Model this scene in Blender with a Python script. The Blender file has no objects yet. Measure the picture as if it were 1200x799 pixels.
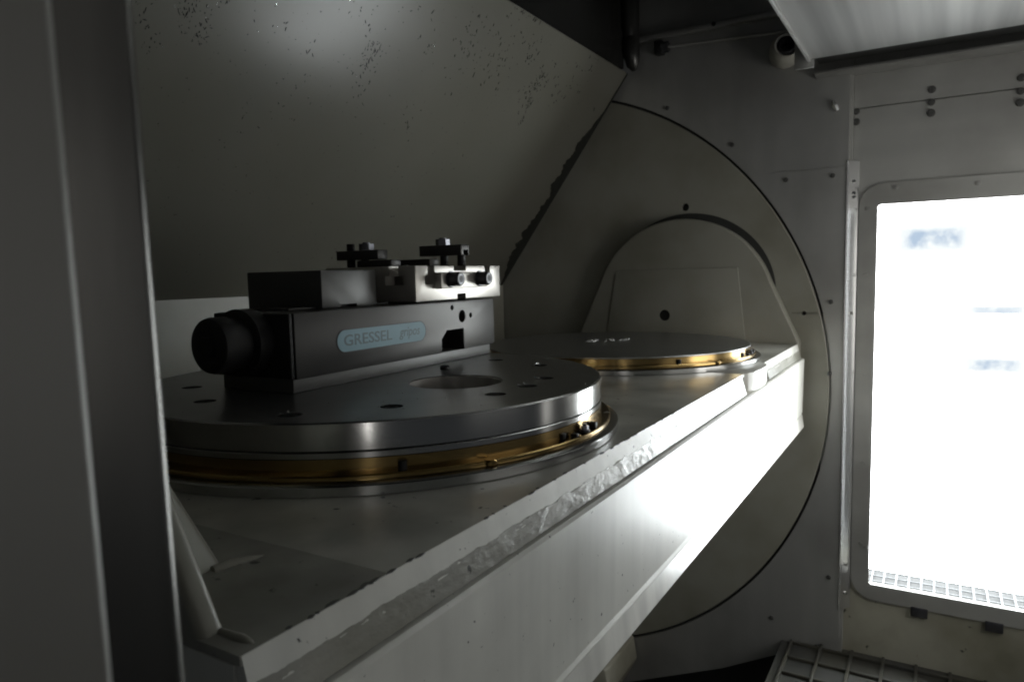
import bpy, bmesh, math, random
from mathutils import Vector, Matrix
random.seed(7)
sc = bpy.context.scene
S = 0.175                      # one drawing unit = 0.175 m ; table top is z = 0
PI = math.pi

# ------------------------------------------------------------------ camera, world, lamps, exposure
cam = bpy.data.cameras.new('camera'); camo = bpy.data.objects.new('camera', cam)
sc.collection.objects.link(camo)
cam.sensor_width = 36.0; cam.lens = 24.97; cam.clip_start = 0.005; cam.clip_end = 100
R3 = Matrix(((0.5122229, 0.0909203, -0.8540264), (-0.8585604, 0.0282749, -0.5119321), (-0.0223975, 0.9954567, 0.0925436)))
camo.matrix_world = Matrix.Translation((0, 0, 1.0 * S)) @ R3.to_4x4()
cam.dof.use_dof = True; cam.dof.focus_distance = 4.6 * S; cam.dof.aperture_fstop = 15.0
sc.camera = camo

w = bpy.data.worlds.new('World'); sc.world = w; w.use_nodes = True
w.node_tree.nodes['Background'].inputs[0].default_value = (0.86, 0.93, 1.0, 1)
w.node_tree.nodes['Background'].inputs[1].default_value = 0.04

def area(name, loc, target, sx, sy, watts, col):
    l = bpy.data.lights.new(name, 'AREA'); l.shape = 'RECTANGLE'; l.size = sx * S; l.size_y = sy * S
    l.energy = watts; l.color = col
    o = bpy.data.objects.new(name, l); sc.collection.objects.link(o)
    o.location = Vector(loc) * S
    o.rotation_euler = (Vector(target) - Vector(loc)).to_track_quat('-Z', 'Y').to_euler()
    return o
# narrow upright strip of hall light behind the photographer (seen as the thin streak on the round pallet)
area('hall_strip_lamp', (-5.6, -4.05, -0.3), (2.5, 2.3, 0.1), 0.22, 6.0, 1.0, (1, 0.97, 0.93))
# soft unseen fill added on the right-hand side to brighten the end wall
ld = area('end_wall_fill', (8.0, -3.3, 0.3), (9.8, 1.2, 0.0), 3.0, 3.0, 2.3, (1.0, 0.985, 0.94)); ld.data.spread = math.radians(130)
area('beam_front_fill', (4.2, -7.0, 1.0), (4.5, 2.0, -0.6), 5.0, 4.0, 1.2, (1.0, 0.98, 0.93))  # second unseen fill, added to lift the beam front
DAY = 15.0                     # brightness of the daylight beyond the machine window

sc.view_settings.view_transform = 'Standard'; sc.view_settings.look = 'None'
sc.view_settings.gamma = 1.0; sc.view_settings.use_curve_mapping = False
sc.view_settings.exposure = 0.0
sc.render.engine = 'CYCLES'
sc.cycles.use_denoising = True
try: sc.cycles.denoiser = 'OPENIMAGEDENOISE'
except Exception: pass
sc.cycles.max_bounces = 10; sc.cycles.diffuse_bounces = 6; sc.cycles.glossy_bounces = 5
sc.cycles.sample_clamp_indirect = 4.0; sc.cycles.blur_glossy = 0.5
sc.cycles.caustics_refractive = False
sc.cycles.pixel_filter_type = 'GAUSSIAN'; sc.cycles.filter_width = 2.2

# ------------------------------------------------------------------ materials
def mat(name, col, metal=0.0, rough=0.5, var=0.12, vscale=6.0, bump=0.0, bscale=60.0, stretch=(1, 1, 1),
        spots=0.0, spotcol=(0.03, 0.03, 0.025), spotscale=14.0, rvar=0.1, coat=0.0, spec=0.5, stain=0.0,
        staincol=(0.10, 0.09, 0.05), aniso=0.0, bdist=0.004):
    m = bpy.data.materials.new(name); m.use_nodes = True
    nt = m.node_tree; N = nt.nodes; L = nt.links; b = N['Principled BSDF']
    b.inputs['Metallic'].default_value = metal; b.inputs['Coat Weight'].default_value = coat
    b.inputs['Coat Roughness'].default_value = 0.15
    b.inputs['Specular IOR Level'].default_value = spec
    b.inputs['Anisotropic'].default_value = aniso
    tc = N.new('ShaderNodeTexCoord'); mp = N.new('ShaderNodeMapping'); L.new(tc.outputs['Object'], mp.inputs[0])
    mp.inputs['Scale'].default_value = stretch
    def noise(sca, detail=6.0, ro=0.6, vec=mp.outputs[0]):
        n = N.new('ShaderNodeTexNoise'); n.inputs['Scale'].default_value = sca / S; n.inputs['Detail'].default_value = detail
        n.inputs['Roughness'].default_value = ro; L.new(vec, n.inputs['Vector']); return n
    def ramp(src, a, c):
        r = N.new('ShaderNodeMapRange'); r.inputs[1].default_value = a; r.inputs[2].default_value = c
        L.new(src, r.inputs[0]); return r.outputs[0]
    def mix(fac, c1, c2):
        x = N.new('ShaderNodeMix'); x.data_type = 'RGBA'
        L.new(fac, x.inputs[0])
        for k, c in ((6, c1), (7, c2)):
            if isinstance(c, tuple): x.inputs[k].default_value = (*c, 1)
            else: L.new(c, x.inputs[k])
        return x.outputs[2]
    n1 = noise(vscale, 2.5, 0.45)
    lo = tuple(max(0, c * (1 - var)) for c in col); hi = tuple(min(1, c * (1 + var)) for c in col)
    out = mix(ramp(n1.outputs[0], 0.15, 0.85), lo, hi)
    if stain:
        n3 = noise(0.9, 5, 0.5, tc.outputs['Object'])
        r = ramp(n3.outputs[0], 0.40, 0.66); k = N.new('ShaderNodeMath'); k.operation = 'MULTIPLY'; L.new(r, k.inputs[0]); k.inputs[1].default_value = stain
        out = mix(k.outputs[0], out, staincol)
    if spots:
        n2 = noise(spotscale, 3, 0.5, tc.outputs['Object'])
        r = ramp(n2.outputs[0], 0.72 - spots * 0.1, 0.76 - spots * 0.1)
        out = mix(r, out, spotcol)
    L.new(out, b.inputs['Base Color'])
    b.inputs['Roughness'].default_value = rough
    if bump:
        n4 = noise(bscale, 4); bp = N.new('ShaderNodeBump'); bp.inputs['Strength'].default_value = bump
        bp.inputs['Distance'].default_value = bdist * S
        L.new(n4.outputs[0], bp.inputs['Height']); L.new(bp.outputs[0], b.inputs['Normal'])
    return m
MT = {
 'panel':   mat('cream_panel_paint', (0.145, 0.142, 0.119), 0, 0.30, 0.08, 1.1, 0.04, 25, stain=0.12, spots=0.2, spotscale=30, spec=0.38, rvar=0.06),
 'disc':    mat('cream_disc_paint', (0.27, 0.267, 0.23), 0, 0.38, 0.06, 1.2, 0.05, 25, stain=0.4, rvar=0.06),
 'cream':   mat('cream_wall_paint', (0.37, 0.36, 0.295), 0, 0.42, 0.1, 1.6, 0.06, 25, stain=0.6, spots=0.3, spotscale=5),
 'beam':    mat('cast_beam_paint', (0.74, 0.735, 0.68), 0, 0.36, 0.10, 2.0, 0.08, 18, stain=0.3, spots=0.25, spotscale=24, coat=0.12, stretch=(4, 1, 0.25), rvar=0.06),
 'beamtop': mat('oily_beam_top', (0.60, 0.595, 0.535), 0.0, 0.30, 0.35, 2.2, 0.10, 30, stain=0.85, spots=0.4, spotscale=14, staincol=(0.15, 0.146, 0.12), coat=0.35),
 'grimy':   mat('grimy_beam_top', (0.40, 0.395, 0.35), 0.0, 0.34, 0.4, 2.4, 0.12, 24, stain=0.9, spots=0.5, spotscale=12, staincol=(0.10, 0.097, 0.08), coat=0.25),
 'rough':   mat('rough_cast_paint', (0.40, 0.395, 0.355), 0, 0.30, 0.35, 5.0, 1.0, 15, stretch=(0.5, 1, 1), stain=0.6, coat=0.3, bdist=0.009, spots=0.4, spotscale=12),
 'stain':   mat('brushed_stainless', (0.44, 0.44, 0.425), 0.6, 0.40, 0.12, 3.0, 0.1, 40, stretch=(1, 1, 0.15), stain=0.35, staincol=(0.2, 0.19, 0.17)),
 'stainh':  mat('brushed_stainless_wall', (0.43, 0.43, 0.41), 0.45, 0.42, 0.12, 3.0, 0.1, 40, stretch=(1, 0.12, 1), stain=0.4, staincol=(0.2, 0.19, 0.17)),
 'roof':    mat('streaked_stainless', (0.66, 0.655, 0.64), 0.8, 0.34, 0.4, 5.0, 0.15, 20, stretch=(0.03, 1, 1), rvar=0.12),
 'trim':    mat('bright_trim', (0.75, 0.75, 0.75), 0.9, 0.22, 0.05, 3),
 'leaf':    mat('door_leaf_paint', (0.16, 0.156, 0.144), 0.1, 0.38, 0.10, 3, 0.04, 50, stain=0.3, stretch=(1, 1, 0.4)),
 'lip':     mat('lightened_lip_paint', (0.78, 0.77, 0.72), 0, 0.30, 0.25, 6, 0.5, 14, stretch=(1, 1, 0.15), stain=0.35, coat=0.3),  # lip colour lightened to imitate the window's sheen on it
 'post':    mat('dark_sheet_steel', (0.12, 0.117, 0.11), 0.9, 0.27, 0.30, 9, 0.03, 60, stretch=(1, 1, 0.1)),
 'ground':  mat('ground_steel', (0.46, 0.46, 0.45), 0.97, 0.16, 0.08, 1.5, 0.03, 30, stretch=(0.2, 0.2, 14), rvar=0.03),
 'ptop':    mat('pallet_face_steel', (0.34, 0.345, 0.34), 0.95, 0.30, 0.12, 7, 0.05, 60, stain=0.25, staincol=(0.16, 0.155, 0.14)),
 'vise':    mat('vise_steel', (0.06, 0.059, 0.057), 0.6, 0.40, 0.10, 3.5, 0.05, 50, stain=0.2, staincol=(0.09, 0.085, 0.075), rvar=0.05),
 'vbase':   mat('vise_base_steel', (0.10, 0.10, 0.096), 0.45, 0.45, 0.1, 4),
 'plate':   mat('fixture_steel', (0.50, 0.48, 0.445), 0.7, 0.36, 0.07, 5, 0.04, 60, stain=0.15, staincol=(0.3, 0.27, 0.22)),
 'brass':   mat('brass', (0.34, 0.24, 0.10), 1.0, 0.19, 0.2, 1.5, 0.03, 30, stretch=(0.5, 0.5, 10), stain=0.7, staincol=(0.25, 0.15, 0.05)),
 'black':   mat('black_oxide', (0.010, 0.010, 0.010), 0.1, 0.55, 0.2, 8),
 'bolt':    mat('blackened_bolt', (0.10, 0.10, 0.11), 0.85, 0.28, 0.2, 8),
 'chip':    mat('bright_swarf', (0.8, 0.8, 0.78), 1.0, 0.2, 0.05, 8),
 'dirt':    mat('dark_swarf', (0.012, 0.013, 0.010), 0.1, 0.6, 0.2, 8),
 'rubber':  mat('black_rubber', (0.028, 0.029, 0.027), 0, 0.5, 0.2, 4),
 'hood':    mat('dark_glossy_sheet', (0.06, 0.06, 0.057), 0.7, 0.16, 0.2, 2),
 'corner':  mat('dark_corner_sheet', (0.05, 0.05, 0.047), 0.6, 0.32, 0.2, 2),
 'dark':    mat('dark_floor', (0.03, 0.03, 0.027), 0.0, 0.6, 0.3, 2),
 'label':   mat('blue_label', (0.105, 0.235, 0.285), 0, 0.5, 0.05, 6),
 'ink':     mat('grey_ink', (0.05, 0.105, 0.125), 0, 0.5, 0.05, 6),
 'white':   mat('white_plastic', (0.42, 0.41, 0.37), 0, 0.35, 0.1, 4, stain=0.4),
 'grate':   mat('grating_grey', (0.05, 0.05, 0.046), 0.1, 0.5, 0.3, 4, 0.1, 30, stain=0.4),
 'galv':    mat('galvanised', (0.16, 0.168, 0.176), 0.2, 0.5, 0.1, 6),
 'weld':    mat('weld_bead', (0.5, 0.49, 0.45), 0.0, 0.3, 0.15, 4, 0.5, 18, coat=0.3),
}
def emis(name, col, st):
    m = bpy.data.materials.new(name); m.use_nodes = True
    nt = m.node_tree; nt.nodes.remove(nt.nodes['Principled BSDF'])
    e = nt.nodes.new('ShaderNodeEmission'); e.inputs[0].default_value = (*col, 1); e.inputs[1].default_value = st
    nt.links.new(e.outputs[0], nt.nodes['Material Output'].inputs[0]); return m
MT['day'] = emis('daylight', (0.97, 0.985, 1.0), DAY)
gm = bpy.data.materials.new('window_pane'); gm.use_nodes = True
nt = gm.node_tree; nt.nodes.remove(nt.nodes['Principled BSDF'])
tr = nt.nodes.new('ShaderNodeBsdfTransparent'); tr.inputs[0].default_value = (0.95, 0.97, 0.97, 1)
gl = nt.nodes.new('ShaderNodeBsdfGlossy'); gl.inputs['Roughness'].default_value = 0.05
mx = nt.nodes.new('ShaderNodeMixShader'); mx.inputs[0].default_value = 0.06
nt.links.new(tr.outputs[0], mx.inputs[1]); nt.links.new(gl.outputs[0], mx.inputs[2]); nt.links.new(mx.outputs[0], nt.nodes['Material Output'].inputs[0])
MT['pane'] = gm

# ------------------------------------------------------------------ mesh helpers (drawing units)
def box(bm, x0, x1, y0, y1, z0, z1, bev=0.0, seg=2):
    v = [bm.verts.new(p) for p in ((x0,y0,z0),(x1,y0,z0),(x1,y1,z0),(x0,y1,z0),(x0,y0,z1),(x1,y0,z1),(x1,y1,z1),(x0,y1,z1))]
    fs = [bm.faces.new([v[i] for i in f]) for f in ((3,2,1,0),(4,5,6,7),(0,1,5,4),(1,2,6,5),(2,3,7,6),(3,0,4,7))]
    if bev:
        es = set(e for f in fs for e in f.edges)
        bmesh.ops.bevel(bm, geom=list(es), offset=bev, segments=seg, affect='EDGES', profile=0.5)
    return bm
def prism(bm, pts, axis, a, b, bev=0.0, seg=2):
    """extrude a closed 2-D outline along an axis: axis 0 -> (y,z), 1 -> (x,z), 2 -> (x,y)"""
    def P(p, t): return {0: (t, p[0], p[1]), 1: (p[0], t, p[1]), 2: (p[0], p[1], t)}[axis]
    A = [bm.verts.new(P(p, a)) for p in pts]; B = [bm.verts.new(P(p, b)) for p in pts]
    n = len(pts); fs = [bm.faces.new(A), bm.faces.new(B[::-1])]
    for i in range(n): fs.append(bm.faces.new((A[i], B[i], B[(i+1) % n], A[(i+1) % n])))
    bmesh.ops.recalc_face_normals(bm, faces=fs)
    if bev:
        es = [e for e in set(e for f in fs for e in f.edges)]
        bmesh.ops.bevel(bm, geom=es, offset=bev, segments=seg, affect='EDGES', profile=0.5)
    return bm
def lathe(bm, prof, c, n=96, axis=2):
    """revolve an open or closed (r, h) outline about an axis through c"""
    rings = []
    for r, h in prof:
        ring = []
        for k in range(n):
            t = 2 * PI * k / n; a, b = r * math.cos(t), r * math.sin(t)
            p = {2: (a, b, h), 0: (h, a, b), 1: (a, h, b)}[axis]
            ring.append(bm.verts.new((p[0] + c[0], p[1] + c[1], p[2] + c[2])) if r > 1e-6 or k == 0 else ring[0])
        rings.append(ring)
    fs = []
    for i in range(len(rings) - 1):
        A, B = rings[i], rings[i+1]
        for k in range(n):
            q = [A[k], A[(k+1) % n], B[(k+1) % n], B[k]]; u = []
            for v in q:
                if v not in u: u.append(v)
            if len(u) > 2: fs.append(bm.faces.new(u))
    bmesh.ops.recalc_face_normals(bm, faces=fs)
    return bm
def cyl(bm, p, axis, r, h0, h1, n=24, bev=0.0):
    b = min(bev, r * 0.4)
    prof = [(0, h0), (r - b, h0), (r, h0 + b * (1 if h1 > h0 else -1)), (r, h1 - b * (1 if h1 > h0 else -1)), (r - b, h1), (0, h1)]
    if not b: prof = [(0, h0), (r, h0), (r, h1), (0, h1)]
    c = list(p); c[axis] = 0
    return lathe(bm, prof, c, n, axis)
def hexagon(bm, p, axis, r, h0, h1):
    return cyl(bm, p, axis, r, h0, h1, 6)
def tube(bm, path, r, n=10):
    path = [Vector(p) for p in path]; rings = []
    for i, p in enumerate(path):
        d = (path[min(i+1, len(path)-1)] - path[max(i-1, 0)]).normalized()
        u = d.orthogonal().normalized(); v = d.cross(u)
        rr = r[i] if isinstance(r, (list, tuple)) else r
        rings.append([bm.verts.new(p + (u * math.cos(2*PI*k/n) + v * math.sin(2*PI*k/n)) * rr) for k in range(n)])
    fs = []
    for A, B in zip(rings, rings[1:]):
        for k in range(n): fs.append(bm.faces.new((A[k], A[(k+1) % n], B[(k+1) % n], B[k])))
    fs.append(bm.faces.new(rings[0])); fs.append(bm.faces.new(rings[-1]))
    bmesh.ops.recalc_face_normals(bm, faces=fs)
    return bm
def new(): return bmesh.new()

ORG = {}
def thing(name, label, cat, loc=(0, 0, 0), rotz=0.0, group=None, local=False):
    o = bpy.data.objects.new(name, None); sc.collection.objects.link(o)
    o.empty_display_size = 0.05
    o.location = Vector(loc) * S; o.rotation_euler = (0, 0, rotz); o['label'] = label; o['category'] = cat
    if group: o['group'] = group
    ORG[o.name] = Vector((0, 0, 0)) if local else Vector(loc)
    return o
def obj(name, bm, m, parent=None, smooth=35, origin=None):
    """one mesh object; outlines are in drawing units in the frame of the thing (or of the scene)"""
    off = Vector((0, 0, 0))
    if parent is not None: off = ORG.get(parent.name, off)
    elif origin is not None: off = Vector(origin)
    for v in bm.verts: v.co = (v.co - off) * S
    me = bpy.data.meshes.new(name); bm.to_mesh(me); bm.free()
    if smooth:
        for p in me.polygons: p.use_smooth = True
        me.set_sharp_from_angle(angle=math.radians(smooth))
    me.materials.append(MT[m] if isinstance(m, str) else m)
    o = bpy.data.objects.new(name, me); sc.collection.objects.link(o)
    ORG[o.name] = off
    if parent is not None: o.parent = parent
    else: o.location = off * S
    return o
def struct(name, bm, m, smooth=35, origin=None, label=None):
    o = obj(name, bm, m, None, smooth, origin); o['kind'] = 'structure'
    if label: o['label'] = label
    return o
def tag(o, label, cat, group=None):
    o['label'] = label; o['category'] = cat
    if group: o['group'] = group
    return o
def cut(o, cutter, smooth=35):
    """take a bmesh away from an object for good"""
    off = ORG[o.name]
    for v in cutter.verts: v.co = (v.co - off) * S
    me = bpy.data.meshes.new('cutter'); cutter.to_mesh(me); cutter.free()
    c = bpy.data.objects.new('cutter', me); sc.collection.objects.link(c)
    c.parent = o.parent
    if o.parent is None: c.location = o.location
    md = o.modifiers.new('b', 'BOOLEAN'); md.operation = 'DIFFERENCE'; md.solver = 'EXACT'; md.object = c
    md.use_self = True
    bpy.context.view_layer.update()
    dg = bpy.context.evaluated_depsgraph_get()
    ne = bpy.data.meshes.new_from_object(o.evaluated_get(dg))
    o.modifiers.clear(); old = o.data; o.data = ne; bpy.data.meshes.remove(old)
    bpy.data.objects.remove(c); bpy.data.meshes.remove(me)
    for p in ne.polygons: p.use_smooth = True
    ne.set_sharp_from_angle(angle=math.radians(smooth))
    ne.name = o.name
def share(src, name, parent, loc):
    o = bpy.data.objects.new(name, src.data); sc.collection.objects.link(o); o.parent = parent
    o.location = Vector(loc) * S; ORG[o.name] = Vector((0, 0, 0)); return o

# ------------------------------------------------------------------ the machine enclosure (setting)
XW = 10.2                                        # face of the end wall
DY, DZ, DR = 5.594, -0.65, 4.395                 # round swivel disc in the end wall
# dark floor of the swarf pit
struct('floor', box(new(), -4, 10.6, -9, 6.5, -6.4, -6.2), 'dark')
# back wall below the sloped panel
struct('back_wall', box(new(), -3, 10.18, 6.25, 6.32, -6.2, 0.86), 'disc')
# sloped panel leaning over the table
bm = new()
P0, P1 = Vector((0, 3.985, 3.896)), Vector((0, 6.245, 0.83))
sdir = (P1 - P0).normalized(); nrm = Vector((0, sdir.z, -sdir.y))
if nrm.y > 0: nrm = -nrm
def pan(X, s, h=0.0): return Vector((X, 0, 0)) + P0 + sdir * s + nrm * h
prism(bm, [(P0.y, P0.z), (P1.y, P1.z), (P1.y - nrm.y * 0.06, P1.z - nrm.z * 0.06), (P0.y - nrm.y * 0.06, P0.z - nrm.z * 0.06)], 0, -3, 10.13, 0.012)
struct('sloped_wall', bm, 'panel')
# end wall plate with its round opening
outer = [(1.02, 5.3), (1.02, -4.04), (1.12, -4.10), (2.6, -4.9), (5.6, -6.2), (8.2, -6.2), (10.8, -6.2), (10.8, 5.3), (5.6, 5.3)]
def hit(a):
    d = Vector((math.cos(a), math.sin(a))); best = None
    for i in range(len(outer)):
        p, q = Vector(outer[i]) - Vector((DY, DZ)), Vector(outer[(i+1) % len(outer)]) - Vector((DY, DZ)); e = q - p
        den = d.x * e.y - d.y * e.x
        if abs(den) < 1e-9: continue
        t = (p.x * e.y - p.y * e.x) / den; u = (p.x * d.y - p.y * d.x) / den
        if t > 0 and -1e-6 <= u <= 1 + 1e-6 and (best is None or t < best): best = t
    return DY + d.x * best, DZ + d.y * best
angs = [2 * PI * k / 180 for k in range(180)] + [math.atan2(p[1] - DZ, p[0] - DY) % (2 * PI) for p in outer]
angs = sorted(set(round(a, 5) for a in angs))
bm = new(); RO = DR + 0.035; rings = []
for a in angs:
    o2 = hit(a); i2 = (DY + RO * math.cos(a), DZ + RO * math.sin(a))
    rings.append([bm.verts.new((x, p[0], p[1])) for x, p in ((XW, i2), (XW, o2), (XW + 0.05, o2), (XW + 0.05, i2))])
for i in range(len(rings)):
    A, B = rings[i], rings[(i+1) % len(rings)]
    for k in range(4): bm.faces.new((A[k], B[k], B[(k+1) % 4], A[(k+1) % 4]))
bmesh.ops.recalc_face_normals(bm, faces=bm.faces)
endw = struct('end_wall', bm, 'stain', 25)
def screw(parent, p, r=0.030, m='vbase', h=0.02, axis=0):
    b = new(); lathe(b, [(0, -h), (r * 0.45, -h), (r * 0.5, -h * 0.5), (r * 0.55, -h), (r * 0.85, -h), (r, -h * 0.5), (r, 0.01)], (0, 0, 0), 14, axis)
    for v in b.verts: v.co += Vector(p)
    return obj('screw', b, m, parent)
for y, z in ((3.416, 3.34), (2.492, 2.72), (1.781, 2.182), (1.204, 2.187), (1.20, 0.55), (1.2, -0.4), (1.16, -3.2), (1.9, -3.95)): screw(endw, (XW, y, z))
# thin joint between upper and lower sheet of the end wall
obj('sheet_seam', box(new(), XW - 0.012, XW - 0.001, 1.03, 1.98, 2.28, 2.292), 'stain', endw)
# black seal behind the gap round the disc
bm = new(); lathe(bm, [(DR - 0.1, XW + 0.07), (DR + 0.15, XW + 0.07), (DR + 0.15, XW + 0.1), (DR - 0.1, XW + 0.1), (DR - 0.1, XW + 0.07)], (0, DY, DZ), 160, 0)
obj('disc_seal', bm, 'rubber', endw)
# ledge and rod high up on the end wall
obj('ledge', box(new(), XW - 0.12, XW, 1.1, 3.9, 4.30, 4.375, 0.012), 'stain', endw)
screw(endw, (XW - 0.12, 2.72, 4.34), 0.03, 'black')
rod = obj('rod', tube(new(), [(XW - 0.10, 3.38, 4.165), (XW - 0.10, 1.5, 4.065)], 0.022), 'stain', endw)
obj('rod_nut', tube(new(), [(XW - 0.10, 3.46, 4.17), (XW - 0.10, 3.36, 4.164)], 0.075, 6), 'bolt', endw)
obj('rod_end', box(new(), XW - 0.16, XW, 3.44, 3.56, 4.08, 4.26, 0.015), 'black', endw)
# the swivel disc, flush with the end wall
sd = thing('swivel_disc', 'large round cream painted disc filling the far end wall behind the table', 'machine disc', (XW, DY, DZ))
bm = new(); lathe(bm, [(0, XW + 0.004), (DR - 0.012, XW + 0.004), (DR, XW + 0.016), (DR, XW + 0.12), (0, XW + 0.12)], (0, DY, DZ), 180, 0)
dsk = obj('disc_plate', bm, 'disc', sd)
for y, z, r in ((3.153, 1.913, 0.055), (1.531, 0.40, 0.03)):
    b = new(); cyl(b, (0, y, z), 0, r, XW - 0.02, XW + 0.1, 20); cut(dsk, b)
    b = new(); cyl(b, (0, y, z), 0, r * 0.98, XW + 0.06, XW + 0.09, 20); obj('hole_plug', b, 'black', sd)
b = new(); box(b, XW - 0.02, XW + 0.03, 1.36, 1.70, 0.392, 0.408); cut(dsk, b)
# seal along the joint of sloped wall and disc: black grime of uneven width
bm = new(); A, B = [], []
for k in range(241):
    s = 0.0 + 3.8 * k / 240; k = k / 4; gw = (0.88 * gw + 0.12 * random.uniform(0.0, 0.5)) if k else 0.1; wv = 0.03 + gw * (min(1, max(0.1, (k - 8) / 14)) if k < 50 else max(0.15, (60 - k) / 10))
    A.append(pan(10.135, s, 0.004)); B.append(pan(10.135 - wv, s, 0.010))
va = [bm.verts.new(p) for p in A]; vb = [bm.verts.new(p) for p in B]; vc = [bm.verts.new(p - nrm * 0.03) for p in B]; vd = [bm.verts.new(p - nrm * 0.03 + Vector((0.06, 0, 0))) for p in A]
for i in range(240):
    for p, q in ((va, vb), (vb, vc), (vc, vd), (vd, va)): bm.faces.new((p[i], p[i+1], q[i+1], q[i]))
bmesh.ops.recalc_face_normals(bm, faces=bm.faces)
g = obj('grime_seal', bm, 'dirt', None); tag(g, 'black grimy seal between sloped wall and round disc', 'seal')
# dark folded hood over the top edge of the sloped panel, rounded into the end wall
bm = new(); prof = [(-3.0, 4.06), (9.3, 4.06), (9.75, 4.04), (9.95, 3.98)]
lo = [bm.verts.new((x, y, 3.925)) for x, y in prof]; hi = [bm.verts.new((x, y, 5.4)) for x, y in prof]
lo2 = [bm.verts.new((x + 0.01, y + 0.05, 3.925)) for x, y in prof]; hi2 = [bm.verts.new((x + 0.01, y + 0.05, 5.4)) for x, y in prof]
for i in range(len(prof) - 1):
    for p, q in ((lo, hi), (hi, hi2), (hi2, lo2), (lo2, lo)): bm.faces.new((p[i], p[i+1], q[i+1], q[i]))
bmesh.ops.recalc_face_normals(bm, faces=bm.faces)
hood = thing('hood_cover', 'dark glossy sheet cover above the top edge of the sloped wall', 'cover', (9.0, 4.1, 3.8))
obj('cover_sheet', bm, 'hood', hood, 50)
obj('rounded_corner', tube(new(), [(10.06, 3.86, 3.90), (10.03, 3.87, 3.97), (10.01, 3.88, 4.1), (10.01, 3.89, 4.25), (10.04, 3.90, 4.36), (10.01, 3.9, 4.48), (10.0, 3.9, 5.3)], [0.03, 0.09, 0.12, 0.13, 0.12, 0.13, 0.14], 20), 'corner', hood)
# dark upper ceiling
struct('upper_ceiling', box(new(), -3, 10.6, 1.42, 6.6, 5.4, 5.5), 'hood')
# ceiling plate with streaks, black wiper and lip
roof = thing('roof_cover', 'streaked stainless sliding roof cover at the upper right', 'roof cover', (8, 0, 3.5))
obj('cover_plate', box(new(), -2.5, 9.46, -9, 1.385, 3.50, 3.56, 0.008), 'roof', roof)
obj('side_flange', box(new(), -2.5, 9.46, 1.386, 1.42, 3.47, 5.4, 0.006), 'stain', roof)
obj('wiper', box(new(), 9.30, 9.98, -9, 1.36, 3.565, 3.62), 'rubber', roof)
obj('lip', box(new(), 9.96, 10.34, -9, 1.42, 3.435, 3.475, 0.01), 'stain', roof)
obj('bracket', prism(new(), [(1.36, 3.42), (1.58, 3.42), (1.58, 3.9), (1.46, 4.1), (1.36, 4.1)], 0, 9.5, 9.56, 0.01), 'stain', roof)
obj('closing_plate', box(new(), 9.3, 10.4, -9, 1.42, 3.7, 3.75), 'rubber', roof)
# nozzle by the roof cover
nz = thing('coolant_nozzle', 'white round nozzle with dark mouth under the roof cover corner', 'nozzle', (9.95, 1.76, 3.83))
bm = new(); ctr = Vector((9.95, 1.76, 3.80)); dn = Vector((-0.86, -0.25, 0.16)).normalized()
q = Vector((0, 0, 1)).rotation_difference(dn).to_matrix()
def lathe_dir(prof, c, q, n=32):
    b = new(); lathe(b, prof, (0, 0, 0), n, 2)
    for v in b.verts: v.co = q @ v.co + c
    return b
obj('nozzle_body', lathe_dir([(0, -0.26), (0.13, -0.26), (0.185, -0.15), (0.20, 0.0), (0.185, 0.10), (0.15, 0.14), (0.125, 0.12), (0.12, 0.0), (0, 0.0)], ctr, q), 'white', nz)
obj('nozzle_mouth', lathe_dir([(0.118, 0.03), (0.118, 0.13), (0.09, 0.14), (0.075, 0.10), (0.06, 0.02), (0, 0.01)], ctr, q), 'black', nz)
obj('nozzle_base', lathe_dir([(0.10, -0.5), (0.10, -0.22)], ctr, q), 'stain', nz)

# window wall with the bright opening (X = 10.35)
XV = 10.35; WY0, WY1, WZ0, WZ1 = -1.15, 0.685, -3.245, 1.79
bm = new(); 
for a in ((WY1, 0.98, WZ0, WZ1), (-9, WY0, WZ0, WZ1), (-9, 0.98, WZ1, 3.018)): box(bm, XV, XV + 0.06, *a)
box(bm, XV + 0.062, XV + 0.1, -9, 1.2, 2.9, 3.75); box(bm, XV + 0.062, XV + 0.1, 0.75, 1.3, -6.2, 3.75)
ww = struct('window_wall', bm, 'stainh')
obj('upper_sheet', box(new(), XV - 0.012, XV + 0.05, -9, 0.98, 3.03, 3.72), 'stainh', ww)
lw = struct('lower_wall', box(new(), XV + 0.002, XV + 0.06, -9, 1.3, -6.2, WZ0 - 0.002), 'cream')
obj('wall_return', box(new(), XW + 0.052, XV + 0.06, 0.985, 1.3, -6.2, 3.7), 'stainh', ww)
for y in (1.0, 0.122, -0.76, -1.64):
    for z, r in ((3.14, 0.05), (2.99, 0.045), (2.86, 0.05)):
        if y < 0.99 or z < 3: screw(ww, (XV - 0.012, y * 1.0147 - (0.06 if y > .9 else 0), z), r * 0.9, 'vbase', 0.02)
struct('leak_backing', box(new(), 10.43, 10.47, 0.76, 7.0, -6.2, 5.5), 'rubber')  # backing added to stop daylight leaking past the end wall
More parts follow.
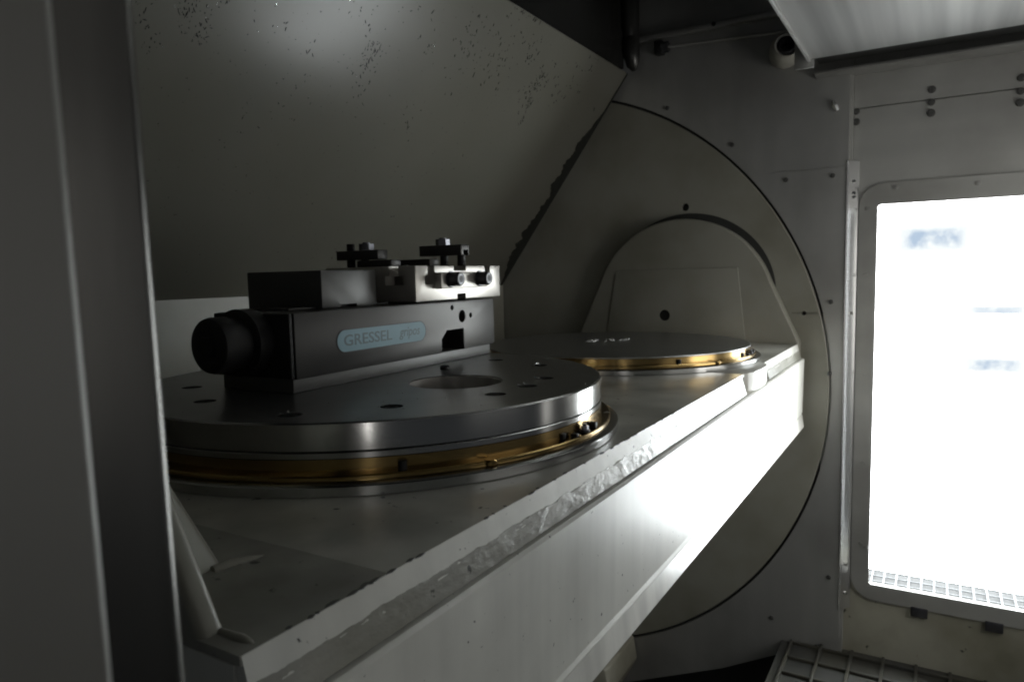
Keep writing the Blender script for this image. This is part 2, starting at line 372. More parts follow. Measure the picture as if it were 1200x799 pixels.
# corner trim strip that catches the window light
tr_ = thing('corner_trim', 'bright vertical metal trim between end wall and window frame', 'trim', (XW, 0.95, -3.9))
bm = new(); prism(bm, [(XW - 0.015, 1.035), (XW - 0.012, 1.018), (XV - 0.02, 0.905), (XV - 0.005, 0.905), (XV - 0.005, 0.95), (XW + 0.0, 1.045)], 2, -3.62, 2.36)
obj('trim_strip', bm, 'trim', tr_, 20)
for z in (2.1, 1.95, 1.9, 0.4, -3.0, -3.4): screw(tr_, (XW + 0.07, 0.955, z), 0.022, 'chip', 0.03)
b = new(); tube(b, [(XW - 0.03, 1.22, 3.13), (XW - 0.03, 1.19, 3.06), (XW - 0.02, 1.17, 3.0)], [0.02, 0.042, 0.036], 8)
lt = obj('latch_clip', b, 'trim'); tag(lt, 'tiny shiny clip at the sheet corner above the trim', 'clip')
# window: stainless frame plate with rounded corners + pane
win = thing('machine_window', 'large blown-out bright window in the right wall with dull metal frame', 'window', (XV, -1.1, -3.4))
def rrect(y0, y1, z0, z1, r, n=8):
    pts = []
    for cy, cz, a0 in ((y1 - r, z1 - r, 0), (y0 + r, z1 - r, PI/2), (y0 + r, z0 + r, PI), (y1 - r, z0 + r, 1.5*PI)):
        pts += [(cy + r * math.cos(a0 + PI/2*k/n), cz + r * math.sin(a0 + PI/2*k/n)) for k in range(n + 1)]
    return pts
def frame_mesh(o_, i_, x0, x1):
    b = new(); n = len(o_)
    V = [[b.verts.new((x, *p)) for p in l] for x, l in ((x0, o_), (x0, i_), (x1, i_), (x1, o_))]
    for k in range(4):
        for i in range(n): b.faces.new((V[k][i], V[k][(i+1) % n], V[(k+1) % 4][(i+1) % n], V[(k+1) % 4][i]))
    bmesh.ops.recalc_face_normals(b, faces=b.faces); return b
fr = obj('window_frame', frame_mesh(rrect(-1.4, 0.90, -3.46, 2.06, 0.30), rrect(WY0 + 0.004, WY1 - 0.004, WZ0 + 0.004, WZ1 - 0.004, 0.035), XV - 0.03, XV - 0.003), 'stainh', win)
for y, z in ((0.487, 1.99), (-0.388, 1.97), (0.80, 0.9), (0.80, -0.4), (0.79, -1.6), (0.79, -2.7), (0.72, -2.75), (0.80, 1.75), (-1.3, 1.97)): screw(fr, (XV - 0.03, y, z), 0.028, 'stain', 0.012)
obj('pane', box(new(), XV + 0.03, XV + 0.05, WY0 + 0.01, WY1 - 0.01, WZ0 + 0.01, WZ1 - 0.01), 'pane', win)
for y in (0.083, -0.729, -1.54):
    obj('bracket', box(new(), XV - 0.05, XV, y - 0.095, y + 0.095, -3.565, -3.44, 0.006), 'bolt', win)

# beyond the window: grating platform and daylight
pg = thing('grating_platform', 'pale grid platform outside the bottom of the bright window', 'grating', (10.9, -1, -3.5))
lb = obj('bar', box(new(), 10.45, 11.62, -0.011 + 0.85, 0.011 + 0.85, -3.476, -3.46), 'galv', pg)
for k in range(1, 20): share(lb, 'bar', pg, (0, -0.155 * k, 0))
cb = obj('cross_bar', box(new(), 10.42 - 0.008, 10.42 + 0.008, -2.2, 0.85, -3.474, -3.462), 'galv', pg)
for k in range(1, 7): share(cb, 'cross_bar', pg, (0.20 * k, 0, 0))
obj('tray', box(new(), 10.5, 11.62, -2.2, 0.86, -3.56, -3.53), 'black', pg)
day = obj('daylight_glazing', box(new(), 12.3, 12.35, -6.2, 2.2, -5.6, 4.2), 'day'); tag(day, 'glaring white daylight glazing seen through the window', 'daylight')
def smudge_mat(st):
    m = bpy.data.materials.new('pale_glow_smudge'); m.use_nodes = True; nt = m.node_tree; N = nt.nodes; L = nt.links
    N.remove(N['Principled BSDF'])
    tc = N.new('ShaderNodeTexCoord'); sx = N.new('ShaderNodeSeparateXYZ'); L.new(tc.outputs['Generated'], sx.inputs[0])
    def math_(op, a, b=None):
        n = N.new('ShaderNodeMath'); n.operation = op; n.use_clamp = False
        for k, v_ in enumerate((a, b)):
            if v_ is None: continue
            if isinstance(v_, (int, float)): n.inputs[k].default_value = v_
            else: L.new(v_, n.inputs[k])
        return n.outputs[0]
    def edge(o, k):
        d = math_('ABSOLUTE', math_('SUBTRACT', math_('MULTIPLY', o, 2.0), 1.0)); r = N.new('ShaderNodeMapRange'); r.interpolation_type = 'SMOOTHSTEP'
        r.inputs[1].default_value = 1.0; r.inputs[2].default_value = k; L.new(d, r.inputs[0]); return r.outputs[0]
    nz_ = N.new('ShaderNodeTexNoise'); nz_.inputs['Scale'].default_value = 30.0; nz_.inputs['Detail'].default_value = 4; L.new(tc.outputs['Object'], nz_.inputs['Vector'])
    r = N.new('ShaderNodeMapRange'); L.new(nz_.outputs[0], r.inputs[0]); r.inputs[1].default_value = 0.30; r.inputs[2].default_value = 0.62
    f = math_('MULTIPLY', math_('MULTIPLY', edge(sx.outputs[1], 0.55), edge(sx.outputs[2], 0.45)), math_('MULTIPLY', r.outputs[0], st))
    cm = N.new('ShaderNodeMix'); cm.data_type = 'RGBA'; L.new(f, cm.inputs[0]); cm.inputs[6].default_value = (1.25, 1.25, 1.25, 1); cm.inputs[7].default_value = (0.60, 0.72, 0.90, 1)
    e = N.new('ShaderNodeEmission'); L.new(cm.outputs[2], e.inputs[0]); L.new(e.outputs[0], N['Material Output'].inputs[0])
    return m
def smudge_card(y0, y1, z0, z1, label, st):  # glowing cards added to tint the glare with blurred pale shapes
    o = obj('glow_smudge', box(new(), 12.0, 12.02, y0, y1, z0, z1), smudge_mat(st)); tag(o, label, 'glow smudge')
smudge_card(-0.36, 0.52, 1.20, 1.56, 'faint pale blue glowing smudge high in the glaring window', 1.0)
smudge_card(-1.05, -0.38, -0.52, -0.32, 'small faint pale glowing smudge low at the right of the glaring window', 0.9)
smudge_card(-1.05, -0.40, 0.30, 0.42, 'faintest thin pale glowing smudge at mid height right in the glaring window', 0.65)

# walkway grating on the machine floor
fg = thing('floor_grating', 'grey moulded walkway grating on the pit floor below the window', 'grating', (9.5, 0, -4.3))
g1 = obj('bar', box(new(), 7.6, 10.3, 1.62 - 0.02, 1.62 + 0.02, -4.26, -4.2, 0.01), 'grate', fg)
for k in range(1, 14): share(g1, 'bar', fg, (0, -0.38 * k, 0))
g2 = obj('cross_bar', box(new(), 10.16 - 0.02, 10.16 + 0.02, -3.4, 1.64, -4.258, -4.203, 0.01), 'grate', fg)
for k in range(1, 7): share(g2, 'cross_bar', fg, (-0.42 * k, 0, 0))
struct('pit_pan', box(new(), 6.5, 10.34, -9, 1.75, -4.27, -4.245), 'grate')
ch = obj('swarf_chute', prism(new(), [(3.95, -4.72), (3.9, -5.05), (4.5, -6.2), (6.2, -6.2), (6.2, -4.4), (4.4, -4.4)], 0, 9.0, 10.15, 0.03), 'cream')
tag(ch, 'cream chute block in the shade below the far end of the beam', 'chute')

# ------------------------------------------------------------------ swarf on the sloped wall
dark, bright = new(), new()
cl = [(3.09,1.26,.12,16),(3.45,1.2,.16,46),(3.6,1.02,.08,10),(3.2,1.45,.1,14),(4.13,1.03,.12,8),(4.5,1.3,.25,12),(4.75,.69,.2,8),(5.0,.73,.15,10),(5.26,.95,.16,20),
      (5.25,1.2,.22,24),(5.3,1.45,.2,12),(4.58,1.61,.2,9),(5.44,.42,.2,12),(5.85,.65,.2,14),(6.33,.5,.2,18),(6.6,.48,.2,16),(6.94,.62,.25,22),(7.62,.33,.15,24),(8.1,.48,.2,20),(7.9,.9,.2,14),
      (8.14,1.12,.08,10),(7,.15,.3,16),(9.76,.67,.03,4),(6.14,1.41,.2,8),(4.33,1.78,.3,8),(3.9,.7,.4,20),(6.5,2.2,1.2,12),(7.3,.1,.3,14),(8.0,.75,.12,22),(8.06,.6,.10,30),(8.1,.9,.06,26),(7.2,.6,.3,30),(6.5,.8,.3,24),(5.2,1.05,.1,20),(8.6,.5,.3,24),(9.0,.4,.3,16),(3.35,1.1,.1,30),(3.55,1.3,.08,20)]
def sliver(bm, c, ang, ln, wd, h):
    u = Vector((math.cos(ang), 0, 0)) + sdir * math.sin(ang); v = u.cross(nrm)
    vs = []
    for k in (0, h):
        for a, b in ((-1, -0.4), (0.2, -1), (1, 0.2), (0, 1)): vs.append(bm.verts.new(c + u * a * ln + v * b * wd + nrm * k))
    for f in ((3,2,1,0),(4,5,6,7),(0,1,5,4),(1,2,6,5),(2,3,7,6),(3,0,4,7)): bm.faces.new([vs[i] for i in f])
for X, s, r, n in cl:
    for k in range(n):
        a, rr = random.uniform(0, 2*PI), r * math.sqrt(random.random())
        c = pan(X + rr * math.cos(a) * 0.9, max(0.03, s + rr * math.sin(a) * 1.3), 0.0005)
        z = 0.5 + X / 14
        br = random.random() < (0.10 if X < 5 else 0.03)
        sliver(bright if br else dark, c, 1.2 + random.gauss(0, 0.6), z * random.uniform(0.004, 0.020) * random.choice((0.6, 1, 1.5)), z * random.uniform(0.002, 0.007), random.uniform(0.001, 0.005))
o = obj('swarf', dark, 'dirt', smooth=0); o['kind'] = 'stuff'; tag(o, 'dark metal chips stuck to the sloped wall', 'swarf')
o = obj('bright_swarf', bright, 'chip', smooth=0); o['kind'] = 'stuff'; tag(o, 'shiny metal chips stuck to the sloped wall', 'swarf')

# ------------------------------------------------------------------ the swivelling table beam
XB0, XB1 = 1.17, 10.02
beam = thing('table_beam', 'long cream cast table beam running from near left to the round disc', 'machine table', (5.6, 3.2, 0))
YB = 5.0
def seg_profile(yt):      # front section, top to bottom
    return [(YB, -0.03), (YB, -2.4), (1.80, -1.30), (1.60, -1.205), (1.535, -1.155), (1.50, -0.955), (1.515, -0.935), (1.515, -0.925), (1.50, -0.915), (1.488, -0.20), (1.505, -0.187), (1.60, -0.187), (1.60, -0.03)]
bm = new(); prism(bm, seg_profile(0), 0, XB0, XB1)
es = [e for e in bm.edges if all(abs(v.co.x - XB0) < 1e-4 for v in e.verts) and all(v.co.y < 1.6 for v in e.verts)]
bmesh.ops.bevel(bm, geom=es, offset=0.03, segments=3, affect='EDGES')
obj('beam_casting', bm, 'beam', beam, 30)
# wavy rough cast band along the top front edge, interrupted by the far pallet housing
def band(x0, x1, n, t0, t1, amp):
    b = new(); rows = []; m_ = 9
    pa, pb = Vector((1.577, -0.003)), Vector((1.526, -0.181))
    off = [0.0] * m_; wob = 0.0
    for i in range(n + 1):
        x = x0 + (x1 - x0) * i / n; row = []; wob = wob * 0.9 + random.gauss(0, 0.010 if t1 >= 1 else 0.0)
        for k in range(m_):
            f = t0 + (t1 - t0) * k / (m_ - 1)
            if t1 >= 1 and k < 3: f += wob * (3 - k) / 3
            p = pa.lerp(pb, f); off[k] = off[k] * 0.8 + random.gauss(0, amp)
            row.append(b.verts.new((x, p.x + (off[k] if 0 < k < m_ - 1 else 0) - (0.0012 if t1 >= 1 else 0), p.y)))
        e = pa.lerp(pb, t1); row.append(b.verts.new((x, 1.62, e.y))); e = pa.lerp(pb, t0); row.append(b.verts.new((x, 1.62, min(e.y, -0.03) if t0 == 0 else e.y)))
        rows.append(row)
    q_ = m_ + 2
    for A, B in zip(rows, rows[1:]):
        for k in range(q_): b.faces.new((A[k], A[(k+1) % q_], B[(k+1) % q_], B[k]))
    b.faces.new(rows[0]); b.faces.new(rows[-1]); bmesh.ops.recalc_face_normals(b, faces=b.faces); return b
for xa, xb, n in ((XB0 + 0.01, 6.86, 420), (7.92, XB1, 140)):
    obj('cast_edge', band(xa, xb, n, 0.0, 0.62, 0.0002), 'beam', beam, 60)
    obj('rough_edge', band(xa, xb, n, 0.46, 1.0, 0.0007), 'rough', beam, 70)
# housing of the far pallet, bulging to the front
pts = [(6.95, 1.62), (7.02, 1.55), (7.15, 1.515), (7.4, 1.50), (7.65, 1.505), (7.82, 1.53), (7.93, 1.62), (7.93, 1.9), (6.95, 1.9)]
obj('pallet_housing', prism(new(), pts, 2, -0.188, 0.001, 0.006), 'beam', beam)
# top sheets: a slightly raised machined pad, lower margin at the near end
obj('top_face', box(new(), 1.777, XB1, 1.577, YB, -0.0296, 0.0), 'beamtop', beam)
obj('top_margin', box(new(), XB0 + 0.004, 1.7765, 1.577, YB, -0.0296, -0.0003), 'grimy', beam)
b = new()
for k in range(46):
    x = 1.3 + 5.4 * random.random() ** 1.6; ln = random.uniform(0.006, 0.035); y = 1.577 + random.uniform(-0.004, 0.008)
    prism(b, [(x - ln, y), (x, y - 0.006), (x + ln, y + 0.001), (x + ln * 0.4, y + random.uniform(0.006, 0.016)), (x - ln * 0.5, y + 0.008)], 2, -0.002, 0.0012)
o = obj('paint_chips', b, 'vbase', beam, 0); o['kind'] = 'stuff'
# lower weld lip
obj('lower_lip', prism(new(), [(1.497, -0.957), (1.478, -1.105), (1.485, -1.118), (1.527, -1.149), (1.57, -1.15), (1.57, -0.957)], 0, XB0 + 0.05, XB1 - 0.02), 'lip', beam)
# far yoke: arch with flared flanks, raised plate with a bore
YC, ZC, RR = 3.18, 0.431, 1.31
def arch(y0, y1, zb, r):
    pts = [(y1, zb), (y1, 0.02)]
    a0, a1 = math.radians(18), math.radians(162)
    pts += [(YC + r * math.cos(a0 + (a1 - a0) * k / 40), ZC + r * math.sin(a0 + (a1 - a0) * k / 40)) for k in range(41)]
    pts += [(y0, 0.02), (y0, zb)]
    return pts
bm = new(); prism(bm, arch(1.56, 4.80, -1.1, RR), 0, XB1 + 0.002, XW + 0.02, 0.03, 3)
yk = obj('end_yoke', bm, 'disc', beam, 30)
rp = obj('raised_plate', prism(new(), [(2.25, 0.004), (4.32, 0.004), (4.15, 1.03), (2.36, 1.03)], 0, XB1 - 0.016, XB1 + 0.004, 0.008, 2), 'disc', beam, 60)
b = new(); cyl(b, (0, 3.40, 0.365), 0, 0.082, XB1 - 0.2, XB1 + 0.12, 28); cut(rp, b)
b = new(); cyl(b, (0, 3.40, 0.365), 0, 0.080, XB1 + 0.000, XB1 + 0.003, 28); obj('bore_plug', b, 'black', beam)
# dark crescent sheet standing in for the shaded gap above the yoke
bm = new(); I, O = [], []
for k in range(49):
    t = math.radians(14 + (128 - 14) * k / 48); wv = 0.095 * math.sin(PI * k / 48) ** 0.8 * (1.25 - 0.7 * k / 48)
    I.append((YC - (RR - 0.05) * -math.cos(t) * -1 if False else YC - (RR - 0.05) * math.cos(t), ZC + (RR - 0.05) * math.sin(t)))
    O.append((YC - (RR + 0.012 + wv) * math.cos(t), ZC + (RR + 0.012 + wv) * math.sin(t)))
prism(bm, I + O[::-1], 0, XW - 0.006, XW + 0.003)
obj('yoke_gap_shade', bm, 'rubber', sd)
# near yoke: outer plate flush with the beam end, thicker inner block
oy = [(1.728, -0.02), (1.70, -0.06), (1.70, -1.0), (5.0, -1.0), (5.0, 0.0), (4.2, 1.6), (2.9, 1.6), (2.45, 1.28)]
obj('end_yoke', prism(new(), oy, 0, XB0 + 0.002, XB0 + 0.09, 0.03, 4), 'disc', beam)
iy = [(2.12, -0.02), (4.9, -0.02), (4.3, 1.2), (3.4, 1.2)]
obj('yoke_block', prism(new(), iy, 0, XB0 + 0.06, 1.56, 0.035, 4), 'disc', beam)
wb = [(1.50, 2.13, 0.004), (1.56, 2.125, 0.004), (1.60, 2.115, 0.002), (1.65, 2.10, -0.002), (1.69, 2.09, -0.006)]
obj('weld_bead', tube(new(), wb, [0.016, 0.022, 0.018, 0.013, 0.006], 12), 'disc', beam, 80)
wb = [(XB0 + 0.07, 1.60 + 0.03 * i, -0.012) for i in range(0, 6)]
obj('weld_bead', tube(new(), wb, [0.012, 0.02, 0.024, 0.022, 0.02, 0.02], 12), 'disc', beam, 80)

# ------------------------------------------------------------------ pallets
def pallet(cx, cy, label, plate):
    t = thing('rotary_pallet', label, 'pallet', (cx, cy, 0), group='round pallets on the beam')
    r2 = 1.642
    bm = new(); lathe(bm, [(0, 0.001), (r2 - 0.004, 0.001), (r2, 0.005), (r2, 0.048), (r2 - 0.012, 0.056), (1.50, 0.057), (0, 0.057)], (cx, cy, 0), 160)
    obj('base_flange', bm, 'ground', t)
    bm = new(); lathe(bm, [(1.4, 0.058), (1.586, 0.058), (1.592, 0.062), (1.592, 0.082), (1.586, 0.088), (1.55, 0.0885), (1.4, 0.0885)], (cx, cy, 0), 160)
    br = obj('brass_flange', bm, 'brass', t)
    bm = new(); lathe(bm, [(1.4, 0.089), (1.534, 0.089), (1.534, 0.152), (1.4, 0.152)], (cx, cy, 0), 160)
    obj('brass_ring', bm, 'brass', t)
    bm = new(); lathe(bm, [(1.2, 0.1525), (1.530, 0.1525), (1.534, 0.156), (1.534, 0.182 if plate else 0.165), (1.530, 0.1855 if plate else 0.169), (0, 0.1855 if plate else 0.169)], (cx, cy, 0), 160)
    tp = obj('steel_ring' if plate else 'pallet_top', bm, 'ground' if plate else 'ptop', t)
    if not plate:
        bm = new(); lathe(bm, [(1.44, 0.1692), (1.531, 0.1692), (1.5345, 0.166), (1.5345, 0.156), (1.5, 0.155)], (cx, cy, 0), 160)
    def at(a, r, z): return Vector((cx + r * math.cos(math.radians(a)), cy + r * math.sin(math.radians(a)), z))
    def blk(name, a, r0, r1, wd, z0, z1, m, bev=0.006):
        b = new(); box(b, r0, r1, -wd / 2, wd / 2, z0, z1, bev)
        M_ = Matrix.Translation((cx, cy, 0)) @ Matrix.Rotation(math.radians(a), 4, 'Z'); b.transform(M_); return obj(name, b, m, t)
    # keys, fittings and index marks round the brass flange
    blk('key', -97, 1.525, 1.55, 0.035, 0.0885, 0.122, 'black'); blk('key', -94, 1.545, 1.585, 0.035, 0.0885, 0.108, 'black')
    blk('key', -84, 1.535, 1.58, 0.045, 0.0885, 0.120, 'black')
    b = new(); p = at(-89, 1.56, 0); cyl(b, (p.x, p.y, 0), 2, 0.03, 0.0885, 0.104, 20, 0.005); hexagon(b, (p.x, p.y, 0), 2, 0.022, 0.104, 0.126); cyl(b, (p.x, p.y, 0), 2, 0.012, 0.126, 0.138, 12)
    obj('fitting', b, 'bolt', t)
    b = new(); p = at(-133.8, 1.545, 0.12); cyl(b, (p.x, p.y, 0), 2, 0.022, 0.0885, 0.132, 16); obj('index_pin', b, 'black', t)
    b = new(); p = at(-117.7, 1.578, 0); cyl(b, (p.x, p.y, 0), 2, 0.04, 0.06, 0.0915, 24, 0.008); obj('boss', b, 'brass', t)
    b = new(); prism(b, [(1.548, -0.02), (1.588, -0.012), (1.57, 0.028)], 2, 0.0886, 0.092); b.transform(Matrix.Translation((cx, cy, 0)) @ Matrix.Rotation(math.radians(-67), 4, 'Z')); obj('index_mark', b, 'white', t)
    if plate:
        bm = new(); lathe(bm, [(0, 0.190), (1.520, 0.190), (1.532, 0.193), (1.532, 0.321), (1.525, 0.329), (0, 0.329)], (cx, cy, 0), 180)
        pl = obj('pallet_plate', bm, 'ground', t)
        pl.data.materials.append(MT['ptop'])
        b = new(); cyl(b, (3.68, 2.63, 0), 2, 0.30, 0.20, 0.4, 64)
        cut(pl, b)
        holes = [(2.824, 2.438), (3.367, 2.136), (4.58, 2.516), (4.02, 2.171), (3.699, 2.116), (2.809, 4.081), (2.507, 3.534), (2.429, 2.758), (4.75, 3.0), (4.6, 3.9)]
        for hx, hy in holes:
            b = new(); cyl(b, (hx, hy, 0), 2, 0.062, 0.21, 0.4, 20); cut(pl, b)
        for p in pl.data.polygons:
            if p.normal.z > 0.9 and p.center.z > 0.328 * S: p.material_index = 1
        for k, (hx, hy) in enumerate(holes):
            b = new(); cyl(b, (hx, hy, 0), 2, 0.052, 0.205, 0.30, 20, 0.008); sb = obj('screw', b, 'bolt', t)
            b = new(); hexagon(b, (hx, hy, 0), 2, 0.026, 0.3005, 0.302); obj('socket', b, 'black', sb)
        b = new(); cyl(b, (3.68, 2.63, 0), 2, 0.298, 0.196, 0.204, 48); obj('bore_floor', b, 'black', t)
        b = new(); lathe(b, [(0.299, 0.206), (0.292, 0.206), (0.292, 0.318), (0.299, 0.324)], (3.68, 2.63, 0), 64); obj('bore_brightener', b, 'plate', t)  # lighter ring added so the bore wall looks lit
        b = new(); cyl(b, (4.122, 3.042, 0), 2, 0.035, 0.325, 0.36, 16, 0.008); obj('dowel', b, 'black', t)
    return t
pallet(3.646, 3.284, 'nearer thick steel pallet carrying the vise, brass ring round its foot', True)
pallet(7.886, 3.284, 'farther thin empty steel pallet beside the round disc', False)
# swarf crumbs on the pallets, and bright bits imitating hole-rim glints
b = new()
def crumb(x, y, z, r):
    m_ = Matrix.Translation((x, y, z + r * 0.5)) @ Matrix.Rotation(random.uniform(0, 6), 4, 'Z') @ Matrix.Diagonal((r * random.uniform(0.6, 1.6), r, r * 0.7, 1))
    bmesh.ops.create_icosphere(b, subdivisions=1, radius=1.0, matrix=m_)
for k in range(110):
    a, r = random.uniform(0, 2*PI), 1.5 * math.sqrt(random.random()); x, y = 3.646 + r * math.cos(a), 3.284 + r * math.sin(a)
    if 2.8 < x < 5.3 and 3.15 < y < 4.05 or (x - 3.68) ** 2 + (y - 2.63) ** 2 < 0.11: continue
    crumb(x, y, 0.329, random.uniform(0.0015, 0.004))
for hx, hy in ((2.824, 2.438), (3.367, 2.136), (4.58, 2.516), (4.02, 2.171), (3.699, 2.116), (2.429, 2.758)):
    for k in range(3): crumb(hx + random.uniform(-.08, .08), hy + random.uniform(0.03, .08), 0.329, random.uniform(0.004, 0.008))  # bright bits stand in for glints on the hole rims
o = obj('crumbs_and_glints', b, 'chip', smooth=0); o['kind'] = 'stuff'; tag(o, 'metal crumbs on the pallets and bright bits imitating glints at the holes', 'swarf')

b = new()
for g0, n in ((0.0, 16), (0.38, 8), (0.68, 16)):
    for k in range(n):
        u = g0 + 0.26 * random.random(); row = random.choice((0, 0, 1))
        crumb(7.80 + 0.36 * u + row * 0.17 + random.uniform(-.02, .02), 3.67 - 0.43 * u + random.uniform(-.02, .02), 0.169, random.uniform(0.009, 0.017))
o = obj('droplets', b, 'trim', smooth=60); o['kind'] = 'stuff'; tag(o, 'small cluster of glinting droplets on the farther pallet', 'droplets')

# ------------------------------------------------------------------ the vise
VL = (2.888, 3.205, 0.3305)
v = thing('machine_vise', 'long steel machine vise with blue name plate on the nearer pallet', 'vise', VL, 0.0294, local=True)
obj('vise_base', box(new(), 0.0, 2.245, 0.03, 0.64, 0.0, 0.085, 0.006), 'vbase', v)
bd = obj('vise_body', box(new(), 0.0, 2.278, 0.0, 0.67, 0.0855, 0.476, 0.008), 'vise', v)
b = new(); prism(b, [(1.484, 0.02), (1.484, 0.19), (1.56, 0.255), (1.797, 0.255), (1.803, 0.02)], 1, -0.1, 0.42); cut(bd, b)
for x, z, r in ((1.639, 0.425, 0.022), (1.779, 0.351, 0.050), (1.906, 0.351, 0.022)):
    b = new(); cyl(b, (x, 0, z), 1, r, -0.1, 0.3, 24); cut(bd, b)
obj('cutout_lining', box(new(), 1.49, 1.795, 0.38, 0.41, 0.09, 0.25), 'black', v)
for x, z, r in ((1.639, 0.425, 0.0215), (1.779, 0.351, 0.0495), (1.906, 0.351, 0.0215)):
    b = new(); cyl(b, (x, 0, z), 1, r, 0.10, 0.12, 20); obj('hole_plug', b, 'black', v)
obj('end_cap', box(new(), -0.03, -0.001, 0.01, 0.66, 0.09, 0.474, 0.008), 'black', v)
cap = new(); lathe(cap, [(0, -0.34), (0.12, -0.34), (0.155, -0.325), (0.163, -0.30), (0.163, -0.22), (0.15, -0.21), (0.15, -0.14), (0.20, -0.13), (0.20, -0.031), (0, -0.031)], (0, 0.335, 0.305), 40, 0)
knob = obj('drive_spindle', cap, 'black', v)
b = new(); hexagon(b, (0, 0.335, 0.305), 0, 0.06, -0.36, -0.341); obj('hex_drive', b, 'black', knob)
# blue name plate with lettering
def stadium(x0, x1, z0, z1, n=12):
    r = (z1 - z0) / 2; zc = (z0 + z1) / 2
    return [(x1 - r + r * math.sin(PI * k / n), zc + r * math.cos(PI * k / n)) for k in range(n + 1)] + [(x0 + r - r * math.sin(PI * k / n), zc - r * math.cos(PI * k / n)) for k in range(n + 1)]
obj('plate_rim', prism(new(), stadium(0.338, 1.282, 0.200, 0.352), 1, -0.003, 0.01), 'black', v)
npl = obj('name_plate', prism(new(), stadium(0.346, 1.274, 0.207, 0.345), 1, -0.005, 0.008), 'label', v)
def text(s_, x0, x1, z0, z1, shear, name):
    cu = bpy.data.curves.new(name, 'FONT'); cu.body = s_; cu.extrude = 0.01; cu.offset = 0.012; cu.shear = shear; cu.resolution_u = 3
    to = bpy.data.objects.new(name, cu); sc.collection.objects.link(to)
    bpy.context.view_layer.update(); dg = bpy.context.evaluated_depsgraph_get()
    me = bpy.data.meshes.new_from_object(to.evaluated_get(dg)); bpy.data.objects.remove(to); bpy.data.curves.remove(cu)
    b = new(); b.from_mesh(me); bpy.data.meshes.remove(me)
    xs = [q_.co.x for q_ in b.verts]; ys = [q_.co.y for q_ in b.verts]; zs = [q_.co.z for q_ in b.verts]
    for q_ in b.verts:
        fx = (q_.co.x - min(xs)) / (max(xs) - min(xs)); fy = (q_.co.y - min(ys)) / (max(ys) - min(ys)); fz = (q_.co.z - min(zs)) / (max(zs) - min(zs))
        q_.co = (x0 + (x1 - x0) * fx, -0.0062 + 0.002 * (1 - fz), z0 + (z1 - z0) * fy)
    return obj(name, b, 'ink', npl, 0)
text('GRESSEL', 0.405, 0.885, 0.242, 0.315, 0.0, 'lettering')
text('gripos', 0.965, 1.205, 0.232, 0.318, 0.25, 'lettering')
# movable jaw and slotted fixture plate
jaw = obj('jaw_block', box(new(), 0.43, 0.97, 0.19, 0.88, 0.478, 0.727, 0.008), 'vbase', v)
b = new(); box(b, 0.60, 0.76, 0.1, 0.30, 0.44, 0.50); cut(jaw, b)
obj('jaw_guide', box(new(), 0.2, 1.17, 0.25, 0.6, 0.477, 0.492, 0.003), 'vise', v)
fp = obj('fixture_plate', box(new(), 1.175, 2.386, -0.004, 0.86, 0.489, 0.752, 0.006), 'plate', v)
for xa, xb, xc, xd, zt, zb in ((1.325, 1.415, 1.288, 1.452, 0.678, 0.612), (2.137, 2.224, 2.098, 2.254, 0.686, 0.622)):
    b = new(); prism(b, [(xc, zb), (xd, zb), (xd, zt), (xb, zt), (xb, 0.9), (xa, 0.9), (xa, zt), (xc, zt)], 1, -0.2, 1.0); cut(fp, b)
b = new(); box(b, 1.673, 1.85, -0.1, 1.0, 0.712, 0.9); cut(fp, b)
b = new(); box(b, 1.712, 1.838, -0.1, 1.0, 0.45, 0.533); cut(fp, b)
b = new(); prism(b, [(0.105, 0.612), (0.275, 0.612), (0.275, 0.68), (0.235, 0.68), (0.235, 0.9), (0.15, 0.9), (0.15, 0.68), (0.105, 0.68)], 0, 1.0, 1.7); cut(fp, b)
# side clamp bar with two socket screws
obj('side_clamp', box(new(), 1.40, 2.07, -0.075, -0.005, 0.578, 0.70, 0.008), 'plate', v)
for x in (1.515, 1.925):
    b = new(); cyl(b, (x, 0, 0.648), 1, 0.062, -0.076, -0.09, 28, 0.003); cyl(b, (x, 0, 0.648), 1, 0.054, -0.0901, -0.175, 28, 0.008)
    sb = obj('cap_screw', b, 'bolt', v)
    b = new(); lathe(b, [(0.036, -0.1755), (0.047, -0.1755), (0.047, -0.177), (0.036, -0.177), (0.036, -0.1755)], (x, 0, 0.648), 28, 1); obj('head_rim', b, 'vise', sb)
    b = new(); hexagon(b, (x, 0, 0.648), 1, 0.03, -0.1752, -0.1765); obj('socket', b, 'black', sb)
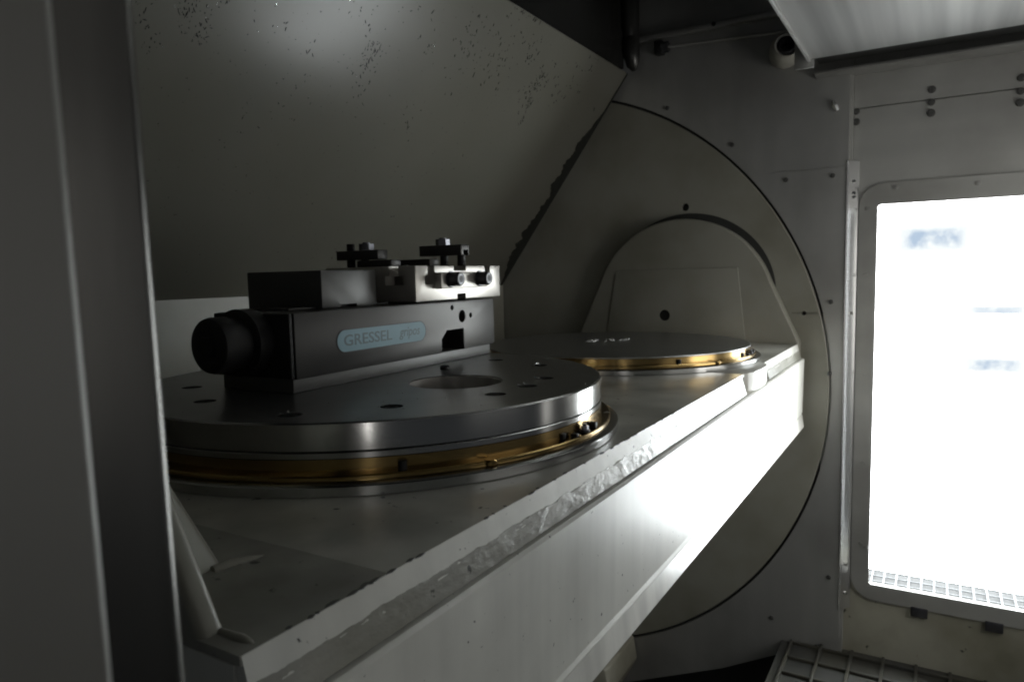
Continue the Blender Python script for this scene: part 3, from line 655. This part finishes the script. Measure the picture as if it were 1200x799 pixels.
# two strap clamps on top of the fixture plate
def strap(name_x, y0, y1, z0, z1, studs, nut, foot, hook):
    t = thing('strap_clamp', '', 'clamp', VL, 0.0294, 'strap clamps on the fixture plate', local=True)
    xa, xb = name_x
    bar = obj('clamp_bar', box(new(), xa, xb, y0, y1, z0, z1, 0.006), 'vise', t)
    if hook:
        b = new(); box(b, xa + 0.03, xb - 0.015, y0 - 0.1, y0 + 0.05, z0 - 0.1, z0 + 0.045); cut(bar, b)
    xm = (xa + xb) / 2
    for y, za, zb in studs:
        b = new(); cyl(b, (xm, y, 0), 2, 0.033, za, zb, 18, 0.004)
        for k in range(6): lathe(b, [(0.033, za + 0.01 + 0.012 * k), (0.036, za + 0.016 + 0.012 * k), (0.033, za + 0.022 + 0.012 * k)], (xm, y, 0), 18)
        obj('stud', b, 'black', t)
    b = new(); hexagon(b, (xm, nut, 0), 2, 0.058, z1 + 0.001, z1 + 0.05); cyl(b, (xm, nut, 0), 2, 0.03, z1 + 0.05, z1 + 0.062, 14); obj('nut', b, 'bolt', t)
    obj('clamp_foot', box(new(), *foot, 0.005), 'vise', t)
    return t
s1 = strap((1.30, 1.42), 0.44, 0.86, 0.812, 0.885, [(0.76, 0.753, 0.94), (0.62, 0.76, 0.812)], 0.60, (1.31, 1.43, 0.32, 0.66, 0.753, 0.806), False)
s1['label'] = 'left strap clamp with upright stud on the slotted plate of the vise'
s2 = strap((1.87, 1.99), 0.05, 0.47, 0.838, 0.925, [(0.09, 0.715, 0.84), (0.26, 0.715, 0.838)], 0.27, (1.70, 1.82, 0.24, 0.62, 0.753, 0.812), True)
s2['label'] = 'right strap clamp with bright notched end on the slotted plate of the vise'

# ------------------------------------------------------------------ door post in the foreground
def vsheet(name, pts, parent, m='post'):
    b = prism(new(), pts, 2, -2.2, 3.2)
    for q_ in b.verts: q_.co.x -= 0.011 * (q_.co.z - 1.0)      # the frame stands a touch out of plumb
    return obj(name, b, m, parent, 60)
def arc2(c, r, a0, a1, n=8): return [(c[0] + r * math.cos(math.radians(a0 + (a1 - a0) * k / n)), c[1] + r * math.sin(math.radians(a0 + (a1 - a0) * k / n))) for k in range(n + 1)]
dp = thing('door_frame', 'dark sheet metal door edge and post close to the lens at left', 'door frame', (0.5, 0.95, -2.2))
leaf = [(-0.9, 0.80)] + arc2((0.412, 0.814), 0.014, -90, 60) + [(-0.9, 0.86)]
vsheet('door_leaf', leaf, dp, 'leaf')
post = [(-0.9, 0.95)] + arc2((0.592, 0.972), 0.022, -90, 60) + [(0.5, 1.2), (-0.9, 1.2)]
vsheet('door_post', post, dp)
